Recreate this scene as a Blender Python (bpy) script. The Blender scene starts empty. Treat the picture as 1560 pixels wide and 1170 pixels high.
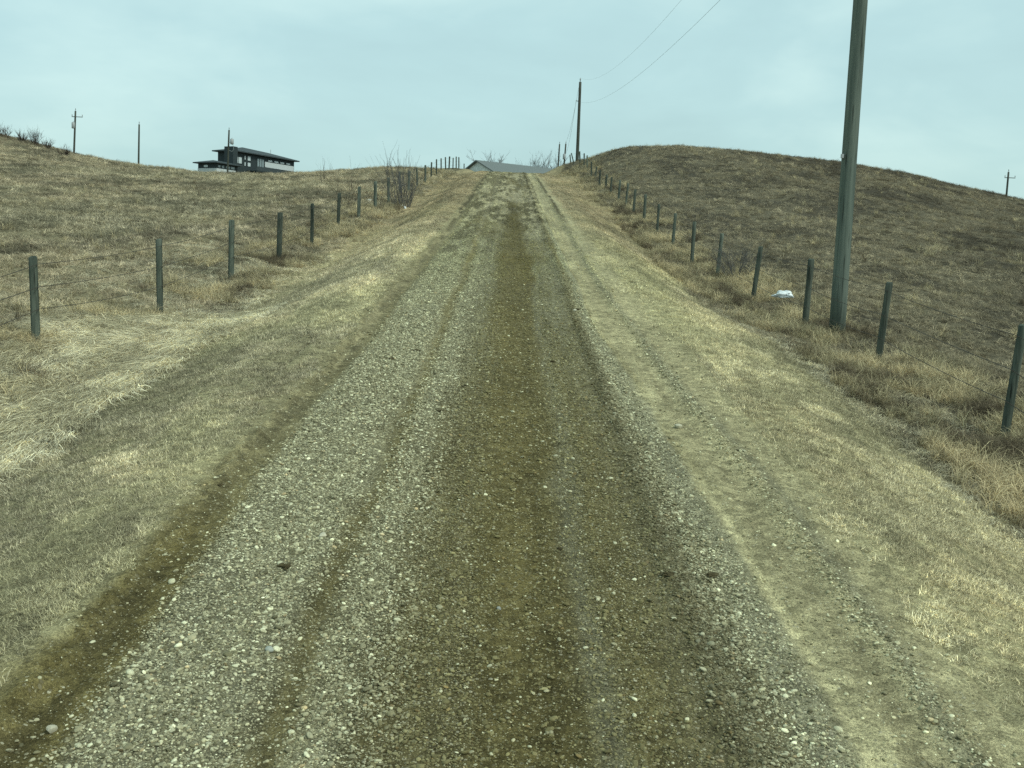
import bpy, bmesh, math, random
import numpy as np
from mathutils import Vector, Matrix

S = bpy.context.scene
COL = S.collection
rng = np.random.default_rng(7)
random.seed(7)

# ------------------------------------------------------------------ camera
CAM = Vector((0.0, 0.0, 2.6))
FPX = 1560.0                      # focal length in units of the picture width (1560)
PITCH, YAW, ROLL = math.radians(-6.54), math.radians(-0.5), 0.040
camR = (Matrix.Rotation(YAW, 3, 'Z') @ Matrix.Rotation(math.radians(90) + PITCH, 3, 'X')
        @ Matrix.Rotation(ROLL, 3, 'Z'))
cd = bpy.data.cameras.new('camera'); cam = bpy.data.objects.new('camera', cd)
COL.objects.link(cam); S.camera = cam
cd.sensor_width = 36; cd.lens = 36 * FPX / 1560; cd.clip_start = 0.1; cd.clip_end = 6000
cam.matrix_world = Matrix.Translation(CAM) @ camR.to_4x4()
R_np = np.array(camR)

def ray(px, py):
    d = camR @ Vector(((px - 780) / FPX, -(py - 585) / FPX, -1.0))
    return d
def at(px, py, Y):
    d = ray(px, py); t = Y / d.y
    return CAM + d * t
def project(P):
    """N,3 world -> picture x, y (1560 wide) and depth"""
    q = (np.asarray(P, float) - np.array(CAM)) @ R_np
    dep = -q[:, 2]
    dd = np.where(dep > 0.01, dep, 0.01)
    return 780 + FPX * q[:, 0] / dd, 585 - FPX * q[:, 1] / dd, dep

# ------------------------------------------------------------------ noise
_T = np.random.default_rng(3).random((256, 256))
def vnoise(x, y):
    x = np.asarray(x, float); y = np.asarray(y, float)
    xi = np.floor(x).astype(int); yi = np.floor(y).astype(int)
    fx = x - xi; fy = y - yi
    fx = fx * fx * fx * (fx * (fx * 6 - 15) + 10); fy = fy * fy * fy * (fy * (fy * 6 - 15) + 10)
    a = _T[xi & 255, yi & 255]; b = _T[(xi + 1) & 255, yi & 255]
    c = _T[xi & 255, (yi + 1) & 255]; d = _T[(xi + 1) & 255, (yi + 1) & 255]
    return (a * (1 - fx) + b * fx) * (1 - fy) + (c * (1 - fx) + d * fx) * fy
def fbm(x, y, o=4):
    s = 0; a = 0.5; n = 0
    for k in range(o):
        s = s + a * vnoise(x * 2 ** k + 17.3 * k, y * 2 ** k + 9.1 * k); n += a; a *= 0.5
    return s / n
def sst(a, b, x):
    t = np.clip((x - a) / (b - a), 0, 1); return t * t * (3 - 2 * t)
def gau(x, c, w): return np.exp(-((x - c) / w) ** 2)

# ------------------------------------------------------------------ terrain
def ramp(Y):
    Y = np.asarray(Y, float)
    y = np.clip(Y, 0, None)
    a = np.minimum(y, 80) * 0.12
    t = np.clip(y - 80, 0, 36); b = t * 0.12 - 0.09 * t * t / 72
    c = np.clip(y - 116, 0, 150) * 0.03
    return a + b + c

LP = [((50,393),(55,515)),((242,366),(244,470)),((353,329),(352,418)),((427,325),(425,392)),((476,311),(475,370)),
      ((517,295),(515,347)),((547.5,285),(546.5,331)),((572,277),(571.5,319)),((592,268),(592,309)),((609,262),(609,300)),
      ((624,257),(622.5,292)),((635,254),(636,284)),((648,252),(648,277)),((657.5,246),(657,270)),((665,243),(665,267)),
      ((672,241.5),(672,263)),((678.5,237.5),(679,261)),((685,237),(684,260)),((690.5,236),(690,258)),((695,236),(695,257)),
      ((699,238.5),(699,258)),((703.5,243),(703,261)),((707,246),(707,264)),((711,250),(711,267))]
RP = [((1562,478),(1530,660)),((1355,432),(1338,540)),((1236,396),(1228,468)),((1159,377),(1147,450)),((1100,357),(1093,417)),
      ((1058,339),(1054,397)),((1029,326),(1025,370)),((1004,312),(1001,352)),((983.5,297),(981,336)),((968,289),(965,324)),
      ((957,280),(953,313)),((945,275),(942,304)),((932,270),(930,295)),((924.5,266.5),(922,289)),((914.5,259.5),(913,281)),
      ((909,254),(906,276)),((901,247),(901,267)),((894.5,237),(894.5,259)),((890,234),(890,252)),((883,231),(884,249)),((870.5,233.5),(874.5,249)),((868.3,236),(869.5,253))]
def fence_y(pb, X):
    d = ray(*pb); return X / (d.x / d.y)
FL, FR = -6.1, 5.8
ctrl = []
for k, (t, b) in enumerate(LP):
    Y = fence_y(b, FL); p = at(b[0], b[1], Y)
    if k % 2 == 0 or k < 6: ctrl.append((FL, Y, p.z - float(ramp(Y))))
for k, (t, b) in enumerate(RP):
    Y = fence_y(b, FR); p = at(b[0], b[1], Y)
    if k != 2 and (k % 2 == 0 or k < 6): ctrl.append((FR, Y, p.z - float(ramp(Y))))
pix = [  # px, py, Y : points on the fields and along the skyline
 (0,205,97),(60,226,93),(113,240,90),(210,256,88),(300,268,86),(400,269,86),(480,267,85),(560,257,86),(600,254,86),(640,257,88),
 (100,480,15),(100,400,22.5),(100,330,35),(100,280,52),(0,250,70),(0,330,33),(250,340,36),(250,290,56),(400,300,54),(400,345,38),(540,285,60),(150,258,70),
 (1500,300,80),(1400,268,86),(1300,251,88),(1200,239,88),(1100,229,87),(1020,225,86),(960,225,86),(930,228,84),(910,240,90),(1560,318,76),
 (1500,450,27),(1500,380,42),(1500,335,60),(1300,425,26),(1300,370,37),(1300,310,52),(1300,275,68),(1100,360,39),(1100,300,53),(1100,255,70),
 (960,250,74),(980,280,62),(1500,560,17.5)]
for px, py, Y in pix:
    p = at(px, py, Y); ctrl.append((p.x, Y, p.z - float(ramp(Y))))
# ground behind the skyline falls away below the line of sight
for px, py, Y in [(0,213,115),(60,236,113),(113,248,112),(210,266,110),(300,273,110),(400,274,110),(480,273,110),(560,268,108),(600,264,106),(640,264,108),
                  (0,235,145),(113,268,145),(210,285,145),(300,292,145),(400,292,145),(480,292,145),(560,288,145),(640,280,145),
                  (1560,335,105),(1500,322,108),(1300,270,112),(1100,240,112),(960,240,112),(1500,350,150),(1300,300,150),(1100,275,150),(960,275,150),(925,252,110)]:
    p = at(px, py, Y); ctrl.append((p.x, Y, p.z - float(ramp(Y))))
for X, Y, r in [(4.3,88,0),(4.2,95,-.1),(-6.1,4,-.3),(-6.1,-15,-.4),(-14,0,-.5),(-14,8,-.4),(-40,0,-.5),(-40,-30,-.5),(-40,20,0.0),(5.8,5,-.6),(5.8,-15,-.6),(14,2,-.8),(14,10,-.7),(40,0,-1),
                (40,-30,-1),(40,20,-1),(0,-30,0),(-90,50,2),(-90,100,3.5),(90,50,-3),(90,90,-3),
                (-70,200,-3.5),(-20,200,-2.4),(20,200,-2.5),(70,200,-5),(-200,200,0),(200,200,-4),(-3.5,130,-.4),(5,140,-.6),(-7,165,-.6),(7,170,-.8),(-200,0,0),(200,0,-3),
                (0,300,-1),(-200,300,-1),(200,300,-1),(0,-200,0)]:
    ctrl.append((X, Y, r))
C_ = np.array(ctrl)
def _phi(r): return r
n = len(C_)
Dm = np.sqrt(((C_[:, None, :2] - C_[None, :, :2]) ** 2).sum(-1))
A = np.zeros((n + 1, n + 1)); A[:n, :n] = -_phi(np.sqrt(Dm ** 2 + 4.0)) ; A[:n, n] = 1; A[n, :n] = 1
A[:n, :n] += np.eye(n) * 0.05
W = np.linalg.solve(A, np.append(C_[:, 2], 0))
def resid(X, Y):
    sh = X.shape; x = X.ravel(); y = Y.ravel(); out = np.empty(len(x))
    for i in range(0, len(x), 40000):
        d = np.sqrt((x[i:i+40000, None] - C_[None, :, 0]) ** 2 + (y[i:i+40000, None] - C_[None, :, 1]) ** 2 + 4.0)
        out[i:i+40000] = -d @ W[:n] + W[n]
    return out.reshape(sh)
def YL(Y):
    """marks get longer and fainter where the climb was driven fastest"""
    Y = np.asarray(Y, float); return np.where(Y > 0, 16 * np.log1p(np.maximum(Y, 0) / 16), Y)
def wob(Y): return 0.09 * (fbm(Y / 6.0, Y * 0 + 3.7, 2) - 0.5) + 0.05 * (vnoise(Y / 1.7, Y * 0 + 8.2) - 0.5)
def xeff(X, Y):
    """the wheel tracks and edges draw a little closer together up the slope"""
    l = np.interp(Y, [8, 12, 18, 30, 60], [0, .12, .22, .32, .26]); r_ = np.interp(Y, [5, 8, 11, 15, 20, 60], [0, .07, .19, .29, .36, .38])
    return X + wob(Y) - l * np.clip(-X / 2.1, 0, 1) + r_ * sst(.9, 1.4, X)
EL, ER = -2.22, 2.40      # gravel / grass limits
def zg(X, Y):
    X = np.asarray(X, float); Y = np.asarray(Y, float)
    ax = np.abs(X)
    w = sst(2.4, 5.0, ax)
    far = 1 - sst(260, 420, np.sqrt(X * X + Y * Y))
    z = ramp(Y) + w * resid(X, Y) * far
    # shoulder crown: verge a touch above the ditch
    z = z - 0.10 * sst(2.6, 4.4, ax) * (1 - sst(5.2, 7, ax))
    amp = sst(3.2, 6.5, ax)
    z = z + amp * ((fbm(X / 3.1, Y / 3.1, 3) - .5) * 0.40 + (fbm(X / .8 + 40, Y / .8, 2) - .5) * 0.12)
    z = z + (1 - amp) * sst(2.1, 2.6, ax) * (fbm(X / .35, Y / .5, 3) - .5) * 0.035
    return z
def road_relief(X, Y):
    x = xeff(X, Y)
    q = 1 - .75 * sst(14, 36, Y); yl = YL(Y)
    lump = (fbm(X / .11, Y / .13, 3) - .5) * q
    lum2 = (fbm(X / .4 + 11, yl / .9, 3) - .5) * q
    berm = gau(x, 1.14, .13)
    z = (-0.035 * gau(x, -2.0, .17) - 0.012 * gau(x, -.95, .13) - 0.022 * gau(x, .26, .24) + berm * (.028 + .05 * lum2 + .03 * lump)
         - 0.018 * gau(x, 1.72, .09) - .02 * gau(x, 1.95, .14) + .018 * gau(x, 2.14, .08) + 0.02 * gau(x, -2.14, .08) * (1 + 6 * lump)
         - 0.008 * gau(x, .55, .07) + .012 * gau(x, -1.3, .3))
    z = z + lump * .018 + lum2 * .022 + .012 * (fbm(x / .09 + 3, Y / 3.0, 2) - .5)
    return z
def zroad(X, Y):
    return ramp(Y) + road_relief(X, Y)
def zsurf(X, Y):
    return np.where(np.abs(X) < 2.5, np.maximum(zg(X, Y) - .03, zroad(X, Y)), zg(X, Y))
def zg1(x, y): return float(zg(np.array([x]), np.array([y]))[0])

# ------------------------------------------------------------------ soil colours, by zone across the road
def mix(a, b, t): return a + (b - a) * t[..., None]
c = lambda *v: np.array(v, float)
def flim(X, Y):
    """distance from the road axis where the mown verge gives way to rough grass"""
    return np.where(X > 0, np.interp(Y, [20, 40], [4.3, 4.9]), np.interp(Y, [12, 21], [4.0, 5.25]))
def soil(X, Y):
    """base colour of the bare surface and how pebbly it is"""
    x0 = xeff(X, Y); yl = YL(Y)
    x = x0 + .17 * (fbm(X / .3 + 5, yl / .8, 4) - .5) + .20 * (fbm(X / 1.1 + 15, yl / 3.5, 2) - .5)
    streak = fbm(x0 / .055 + 3, yl / 4.5, 3); str2 = fbm(x0 / .16 + 13, yl / 6.0, 3)
    far = sst(22, 42, Y)
    br = c(.138, .112, .045); gr = c(.25, .232, .15); dk = c(.115, .10, .055); dust = c(.50, .44, .25); tan = c(.345, .30, .17)
    col = np.zeros(X.shape + (3,)) + br
    patch = fbm(X / .5 + 31, yl / 1.1, 4); patch2 = fbm(X / 1.1 + 61, yl / 2.0, 4); clump = fbm(X / .16 + 71, yl / .35, 3)
    col = mix(col, gr, (sst(-1.92, -1.75, x) * (1 - sst(-.72, -.5, x))) * .9)             # loose gravel, left
    col = mix(col, br * 1.25, gau(x, -.95, .11) * .85 * sst(.25, .55, patch2 + .25))
    col = mix(col, dk, sst(-.75, -.45, x) * (1 - sst(-.2, .0, x)) * .5)
    col = mix(col, br * 1.0, sst(-.32, .08, x) * (1 - sst(.38, .58, x)))
    col = mix(col, br * .72, gau(x, .33, .12) * .7 * (1 - sst(60, 75, Y)))
    col = mix(col, gr * .8, gau(x, .55, .08) * .7)
    col = mix(col, mix(dk + 0 * col, gr, np.full(X.shape, .3)), sst(.62, .95, x) * (1 - sst(1.25, 1.42, x)) * .6)
    col = mix(col, gr, sst(1.25, 1.45, x) * (1 - sst(1.6, 1.7, x)))
    col = mix(col, tan, sst(1.6, 1.78, x))
    col = mix(col, dust * 1.3, gau(x0, 1.70, .05 + .03 * (streak - .3)) * (1 - sst(7.2, 9.5, Y)) * (.55 + .5 * patch))
    col = mix(col, dust, gau(x, 1.70, .06 + .07 * vnoise(Y / 1.9, X * 0 + 4)) * sst(.25, .75, fbm(Y / 1.5, X * 0 + 2, 2)) * (.65 + .5 * patch))
    col = mix(col, gr * .85, gau(x, 2.14, .07) * .7)
    col = mix(col, dust * .9, gau(x, 2.33, .12) * .7 * sst(.35, .6, patch2))
    col = mix(col, gr * .72, sst(9, 30, Y) * .38 * sst(.3, .6, patch))
    col = mix(col, gr * .78, sst(8, 18, Y) * sst(.42, .75, x) * (1 - sst(1.0, 1.2, x)) * .75)
    col = mix(col, gr * .85, sst(8, 18, Y) * (1 - sst(-.35, -.15, x)) * sst(-.8, -.5, x) * .7)
    # far part of the road: lighter, greyer, with dark mud patches
    fc = mix(np.zeros(X.shape + (3,)) + c(.285, .25, .16), dk * .62, sst(.45, .57, patch2 * .3 + patch * .35 + clump * .35) * .75)
    col = mix(col, fc, far * (1 - sst(1.5, 1.7, x)) * sst(-1.9, -1.7, x))
    col = mix(col, dk * .5, gau(x0, 1.10, .09 + .07 * far) * (.32 + .63 * far) * sst(.38, .52, clump + .10 * far))
    col = mix(col, dk * .5, sst(26, 40, Y) * gau(x0, 2.24, .10) * sst(.36, .52, clump + .05) * .9)
    col = mix(col, dk * .6, sst(17, 24, Y) * (1 - sst(40, 50, Y)) * gau(x0, -1.45, .6) * sst(.42, .58, .6 * clump + .4 * patch) * .65)
    col = mix(col, dk * .5, sst(46, 54, Y) * gau(x0, -.45, .38) * sst(.42, .54, .6 * clump + .4 * patch) * .9)
    col = mix(col, dk * .55, sst(20, 28, Y) * (1 - sst(40, 50, Y)) * sst(-1, -.6, x0) * (1 - sst(1.0, 1.2, x0)) * sst(.46, .60, .6 * clump + .4 * patch) * .55)
    col = mix(col, dk * .45, sst(28, 33, Y) * (1 - sst(42, 50, Y)) * gau(x0, .12, .22) * .8)
    col = mix(col, br * .8, sst(34, 40, Y) * gau(x0, .15, .28) * sst(.35, .6, patch) * .6)
    col = mix(col, br * .70, sst(20, 30, Y) * (1 - sst(33, 44, Y)) * gau(x, .2, .26) * .9)
    # mud strip along the left edge
    mud = mix(np.zeros(X.shape + (3,)) + br * 1.16, tan * .80, np.clip(sst(5.5, 10, Y) * .85 + .6 * (str2 - .4), 0, 1))
    col = mix(col, mud, (1 - sst(-1.98, -1.72, x)))
    col = mix(col, dk * .5, gau(x0, -2.04, .08 + .17 * far) * sst(.34, .50, clump + .06 * far) * (.45 + .45 * far))
    col = col * (0.80 + 0.42 * fbm(X / .7 + 77, Y / 2.3, 3))[..., None] * (.72 + .30 * streak + .26 * str2)[..., None]
    # damp brown patches that break the bands up
    pt = fbm(X / .8 + 91, yl / 2.2 + 7, 4); col = mix(col, br * .8, sst(.58, .70, pt) * .45 * sst(-1.9, -1.6, x) * (1 - sst(1.3, 1.6, x)))
    peb = np.clip(.15 + .85 * (sst(-1.9, -1.7, x) * (1 - sst(-.7, -.45, x))) * (1 - .8 * gau(x, -.95, .1)) + .55 * sst(-.7, -.45, x) * (1 - sst(-.2, 0, x))
                  + .35 * sst(.42, .55, x) * (1 - sst(1, 1.1, x)) + .85 * sst(1.0, 1.12, x) * (1 - sst(1.5, 1.65, x)) + .3 * gau(x, 2.14, .07), 0, 1)
    # thatch
    side = X > 0
    nz = fbm(X / 2.2 + 4, Y / 3.0, 4); n2 = fbm(X / .5, Y / .8 + 3, 3)
    verge = mix(mix(np.zeros(X.shape + (3,)) + c(.39, .345, .19), c(.28, .25, .14), sst(.40, .62, nz)), c(.44, .38, .21), sst(.55, .7, n2) * .6)
    ax = np.abs(X)
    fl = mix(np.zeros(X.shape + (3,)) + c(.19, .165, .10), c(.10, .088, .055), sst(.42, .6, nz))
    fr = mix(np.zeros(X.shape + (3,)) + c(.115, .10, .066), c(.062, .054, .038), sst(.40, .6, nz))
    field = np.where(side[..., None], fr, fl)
    verge = mix(verge, dust * .95, gau(x0, 2.44, .10) * .8 * sst(.30, .5, patch2)); verge = mix(verge, dust * .85, gau(x0, -2.55, .28) * .6 * sst(14, 22, Y))
    vf = sst(16, 45, Y)[..., None]; verge = verge * (1 - vf * (1 - c(.78, .72, .74))); verge = mix(verge, c(.16, .145, .085), sst(.5, .62, fbm(X / .7 + 5, yl / 1.6 + 9, 3)) * .35)
    verge = verge * (.74 + .30 * fbm(x0 / .12 + 33, Y / 6.0, 3) + .22 * fbm(x0 / .5 + 3, Y / 8.0, 2))[..., None]
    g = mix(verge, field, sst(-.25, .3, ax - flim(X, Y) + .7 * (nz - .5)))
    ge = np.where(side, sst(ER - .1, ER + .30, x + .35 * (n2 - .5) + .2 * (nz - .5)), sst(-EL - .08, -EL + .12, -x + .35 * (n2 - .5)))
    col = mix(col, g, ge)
    return col, peb * (1 - ge), ge

# ------------------------------------------------------------------ materials
def newmat(name):
    m = bpy.data.materials.new(name); m.use_nodes = True
    nt = m.node_tree; b = nt.nodes['Principled BSDF']
    b.inputs['Roughness'].default_value = .9
    b.inputs['Specular IOR Level'].default_value = .15
    return m, nt, b
def nd(nt, typ, **kw):
    n_ = nt.nodes.new(typ)
    for k, v in kw.items(): setattr(n_, k, v)
    return n_
def vmath(nt, op, a, b_=None, fac=None):
    n_ = nd(nt, 'ShaderNodeMath', operation=op)
    for i, v in enumerate((a, b_)):
        if v is None: continue
        if isinstance(v, (int, float)): n_.inputs[i].default_value = v
        else: nt.links.new(v, n_.inputs[i])
    return n_.outputs[0]
def noise(nt, scale, detail=3, rough=.6, vec=None, dist=0):
    n_ = nd(nt, 'ShaderNodeTexNoise'); n_.inputs['Scale'].default_value = scale
    n_.inputs['Detail'].default_value = detail; n_.inputs['Roughness'].default_value = rough; n_.inputs['Distortion'].default_value = dist
    if vec is not None: nt.links.new(vec, n_.inputs['Vector'])
    return n_.outputs['Fac']
def rampf(nt, f, stops):
    r = nd(nt, 'ShaderNodeValToRGB'); e = r.color_ramp.elements
    e[0].position, e[0].color = stops[0][0], tuple(stops[0][1]) + (1,)
    e[1].position, e[1].color = stops[-1][0], tuple(stops[-1][1]) + (1,)
    for p, v in stops[1:-1]:
        q = e.new(p); q.color = tuple(v) + (1,)
    nt.links.new(f, r.inputs[0]); return r.outputs[0]
def mixc(nt, mode, fac, a, b_):
    m = nd(nt, 'ShaderNodeMix', data_type='RGBA', blend_type=mode)
    for s, v in ((m.inputs[0], fac), (m.inputs[6], a), (m.inputs[7], b_)):
        if isinstance(v, (int, float)): s.default_value = v
        elif isinstance(v, tuple): s.default_value = v + (1,) if len(v) == 3 else v
        else: nt.links.new(v, s)
    return m.outputs[2]

def ground_material():
    m, nt, b = newmat('ground_surface')
    L = nt.links.new
    pos = nd(nt, 'ShaderNodeNewGeometry').outputs['Position']
    a = nd(nt, 'ShaderNodeAttribute', attribute_name='soil').outputs['Color']
    pe = nd(nt, 'ShaderNodeAttribute', attribute_name='pebbly').outputs['Fac']
    gr = nd(nt, 'ShaderNodeAttribute', attribute_name='grassy').outputs['Fac']
    def vor(scale):
        mp = nd(nt, 'ShaderNodeVectorMath', operation='MULTIPLY'); L(pos, mp.inputs[0]); mp.inputs[1].default_value = (1, 1, .3)
        v = nd(nt, 'ShaderNodeTexVoronoi', feature='F1'); v.inputs['Scale'].default_value = scale; L(mp.outputs[0], v.inputs['Vector'])
        v.inputs['Randomness'].default_value = 1
        return v
    v1 = vor(95); v2 = vor(42); v3 = vor(14)
    sep1 = nd(nt, 'ShaderNodeSeparateColor'); L(v1.outputs['Color'], sep1.inputs[0])
    sep2 = nd(nt, 'ShaderNodeSeparateColor'); L(v2.outputs['Color'], sep2.inputs[0])
    sep3 = nd(nt, 'ShaderNodeSeparateColor'); L(v3.outputs['Color'], sep3.inputs[0])
    n1 = noise(nt, 9, 5, .7, pos); n2 = noise(nt, 60, 4, .75, pos); n3 = noise(nt, 240, 2, .7, pos); n4 = noise(nt, 2.2, 6, .72, pos)
    # dirt modulated by noise
    f = vmath(nt, 'MULTIPLY', rampf(nt, n1, [(.3, (.72,)*3), (.7, (1.28,)*3)]), rampf(nt, n2, [(.32, (.45,)*3), (.68, (1.55,)*3)]))
    f = vmath(nt, 'MULTIPLY', f, rampf(nt, n3, [(.3, (.65,)*3), (.7, (1.35,)*3)]))
    f = vmath(nt, 'MULTIPLY', f, rampf(nt, n4, [(.32, (.78,)*3), (.68, (1.2,)*3)]))
    dirt = mixc(nt, 'MULTIPLY', 1.0, a, f)
    # small stones: cells picked at random, pale
    pal = rampf(nt, sep1.outputs[1], [(0, (.11, .092, .045)), (.4, (.26, .225, .125)), (.75, (.42, .375, .235)), (1, (.58, .53, .36))])
    pick1 = vmath(nt, 'GREATER_THAN', vmath(nt, 'ADD', sep1.outputs[0], vmath(nt, 'MULTIPLY', pe, .62)), .92)
    s1 = vmath(nt, 'LESS_THAN', v1.outputs['Distance'], .42)
    pk1 = vmath(nt, 'MULTIPLY', vmath(nt, 'MULTIPLY', pick1, s1), vmath(nt, 'SUBTRACT', 1.0, gr))
    col = mixc(nt, 'MIX', vmath(nt, 'MULTIPLY', pk1, .8), dirt, pal)
    pal2 = rampf(nt, sep2.outputs[1], [(0, (.13, .105, .055)), (.5, (.31, .27, .165)), (1, (.58, .53, .37))])
    pick2 = vmath(nt, 'GREATER_THAN', vmath(nt, 'ADD', sep2.outputs[0], vmath(nt, 'MULTIPLY', pe, .42)), .97)
    s2 = vmath(nt, 'LESS_THAN', v2.outputs['Distance'], .40)
    pk2 = vmath(nt, 'MULTIPLY', vmath(nt, 'MULTIPLY', pick2, s2), vmath(nt, 'SUBTRACT', 1.0, gr))
    col = mixc(nt, 'MIX', vmath(nt, 'MULTIPLY', pk2, .85), col, pal2)
    # coarse mottling only seen far off
    pal3 = rampf(nt, sep3.outputs[1], [(0, (.75,)*3), (1, (1.25,)*3)])
    col = mixc(nt, 'MULTIPLY', 1.0, col, pal3)
    L(col, b.inputs['Base Color'])
    h = vmath(nt, 'ADD', vmath(nt, 'MULTIPLY', pk1, vmath(nt, 'SUBTRACT', .5, v1.outputs['Distance'])), vmath(nt, 'MULTIPLY', vmath(nt, 'MULTIPLY', pk2, 2.0), vmath(nt, 'SUBTRACT', .5, v2.outputs['Distance'])))
    h = vmath(nt, 'ADD', h, vmath(nt, 'MULTIPLY', n2, 1.4)); h = vmath(nt, 'ADD', h, vmath(nt, 'MULTIPLY', n3, .4))
    bp = nd(nt, 'ShaderNodeBump'); bp.inputs['Strength'].default_value = .9; bp.inputs['Distance'].default_value = .012
    L(h, bp.inputs['Height']); L(bp.outputs[0], b.inputs['Normal'])
    b.inputs['Roughness'].default_value = .95; b.inputs['Specular IOR Level'].default_value = .08
    return m
M_GROUND = ground_material()

def blade_material(name):
    m, nt, b = newmat(name); L = nt.links.new
    t = nd(nt, 'ShaderNodeAttribute', attribute_name='tint', attribute_type='INSTANCER').outputs['Color']
    g = nd(nt, 'ShaderNodeAttribute', attribute_name='blade').outputs['Fac']
    col = mixc(nt, 'MULTIPLY', 1.0, t, rampf(nt, g, [(0, (.38, .37, .34)), (.5, (.90, .90, .88)), (1, (1.75, 1.74, 1.70))]))
    L(col, b.inputs['Base Color']); b.inputs['Roughness'].default_value = .8
    tr = nd(nt, 'ShaderNodeBsdfTranslucent'); L(col, tr.inputs[0])
    mx = nd(nt, 'ShaderNodeMixShader'); mx.inputs[0].default_value = .3
    L(b.outputs[0], mx.inputs[1]); L(tr.outputs[0], mx.inputs[2]); L(mx.outputs[0], nt.nodes['Material Output'].inputs[0])
    return m
M_BLADE = blade_material('dry_grass')
def stone_material():
    m, nt, b = newmat('gravel_stone'); L = nt.links.new
    t = nd(nt, 'ShaderNodeAttribute', attribute_name='tint', attribute_type='INSTANCER').outputs['Color']
    tc = nd(nt, 'ShaderNodeTexCoord').outputs['Object']
    f = rampf(nt, noise(nt, 2.2, 4, .7, tc), [(.3, (.72,)*3), (.7, (1.2,)*3)])
    L(mixc(nt, 'MULTIPLY', 1.0, t, f), b.inputs['Base Color'])
    bp = nd(nt, 'ShaderNodeBump'); bp.inputs['Strength'].default_value = .3; bp.inputs['Distance'].default_value = .1
    L(noise(nt, 5, 4, .7, tc), bp.inputs['Height']); L(bp.outputs[0], b.inputs['Normal'])
    return m
M_STONE = stone_material()
def simple(name, col, var=.25, scale=8, rough=.85, spec=.2, bump=0, stretch=None, col2=None):
    m, nt, b = newmat(name); L = nt.links.new
    tc = nd(nt, 'ShaderNodeTexCoord').outputs['Object']
    if stretch:
        mp = nd(nt, 'ShaderNodeMapping'); mp.inputs['Scale'].default_value = stretch; L(tc, mp.inputs[0]); tc = mp.outputs[0]
    f = noise(nt, scale, 5, .65, tc)
    c2 = col2 if col2 else tuple(v * (1 + var) for v in col)
    L(rampf(nt, f, [(.3, tuple(v * (1 - var) for v in col)), (.7, c2)]), b.inputs['Base Color'])
    b.inputs['Roughness'].default_value = rough; b.inputs['Specular IOR Level'].default_value = spec
    if bump:
        bp = nd(nt, 'ShaderNodeBump'); bp.inputs['Strength'].default_value = bump; bp.inputs['Distance'].default_value = .01
        L(f, bp.inputs['Height']); L(bp.outputs[0], b.inputs['Normal'])
    return m
M_POST = simple('weathered_post', (.050, .066, .054), .4, 9, .9, .08, .6, (1.5, 1.5, .12), (.135, .155, .125))
M_POLE = simple('treated_pole', (.082, .108, .092), .22, 7, .9, .08, .6, (1.6, 1.6, .07), (.17, .20, .168))
M_POLED = simple('dark_pole', (.07, .075, .062), .25, 9, .9, .1, .2, (1, 1, .1))
M_WIRE = simple('rusty_wire', (.045, .038, .03), .3, 20, .6, .3)
M_CABLE = simple('overhead_cable', (.30, .33, .33), .1, 5, .6, .3)
M_STEEL = simple('galvanised_steel', (.32, .34, .34), .12, 6, .5, .5)
M_GLASSIN = simple('porcelain', (.30, .32, .33), .1, 6, .3, .5)
def vary(m, lo, hi):
    nt = m.node_tree; b = nt.nodes['Principled BSDF']; src = b.inputs['Base Color'].links[0].from_socket
    oi = nd(nt, 'ShaderNodeObjectInfo'); f = rampf(nt, oi.outputs['Random'], [(0, (lo,) * 3), (1, (hi,) * 3)])
    tc = nd(nt, 'ShaderNodeTexCoord').outputs['Object']; mp = nd(nt, 'ShaderNodeMapping'); mp.inputs['Scale'].default_value = (1, 1, .035); nt.links.new(tc, mp.inputs[0])
    cr = rampf(nt, noise(nt, 38, 2, .5, mp.outputs[0]), [(.30, (.35,) * 3), (.38, (1,) * 3)])
    nt.links.new(mixc(nt, 'MULTIPLY', 1.0, mixc(nt, 'MULTIPLY', 1.0, src, f), cr), b.inputs['Base Color'])
vary(M_POST, .7, 1.35); vary(M_POLE, .98, 1.02)
M_TWIG = simple('grey_twigs', (.13, .125, .12), .35, 5, .9, .1)
M_TWIGD = simple('dark_twigs', (.075, .06, .05), .35, 5, .9, .1)
M_CLOD = simple('mud_clod', (.075, .062, .032), .35, 30, .95, .08, .8)

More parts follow.
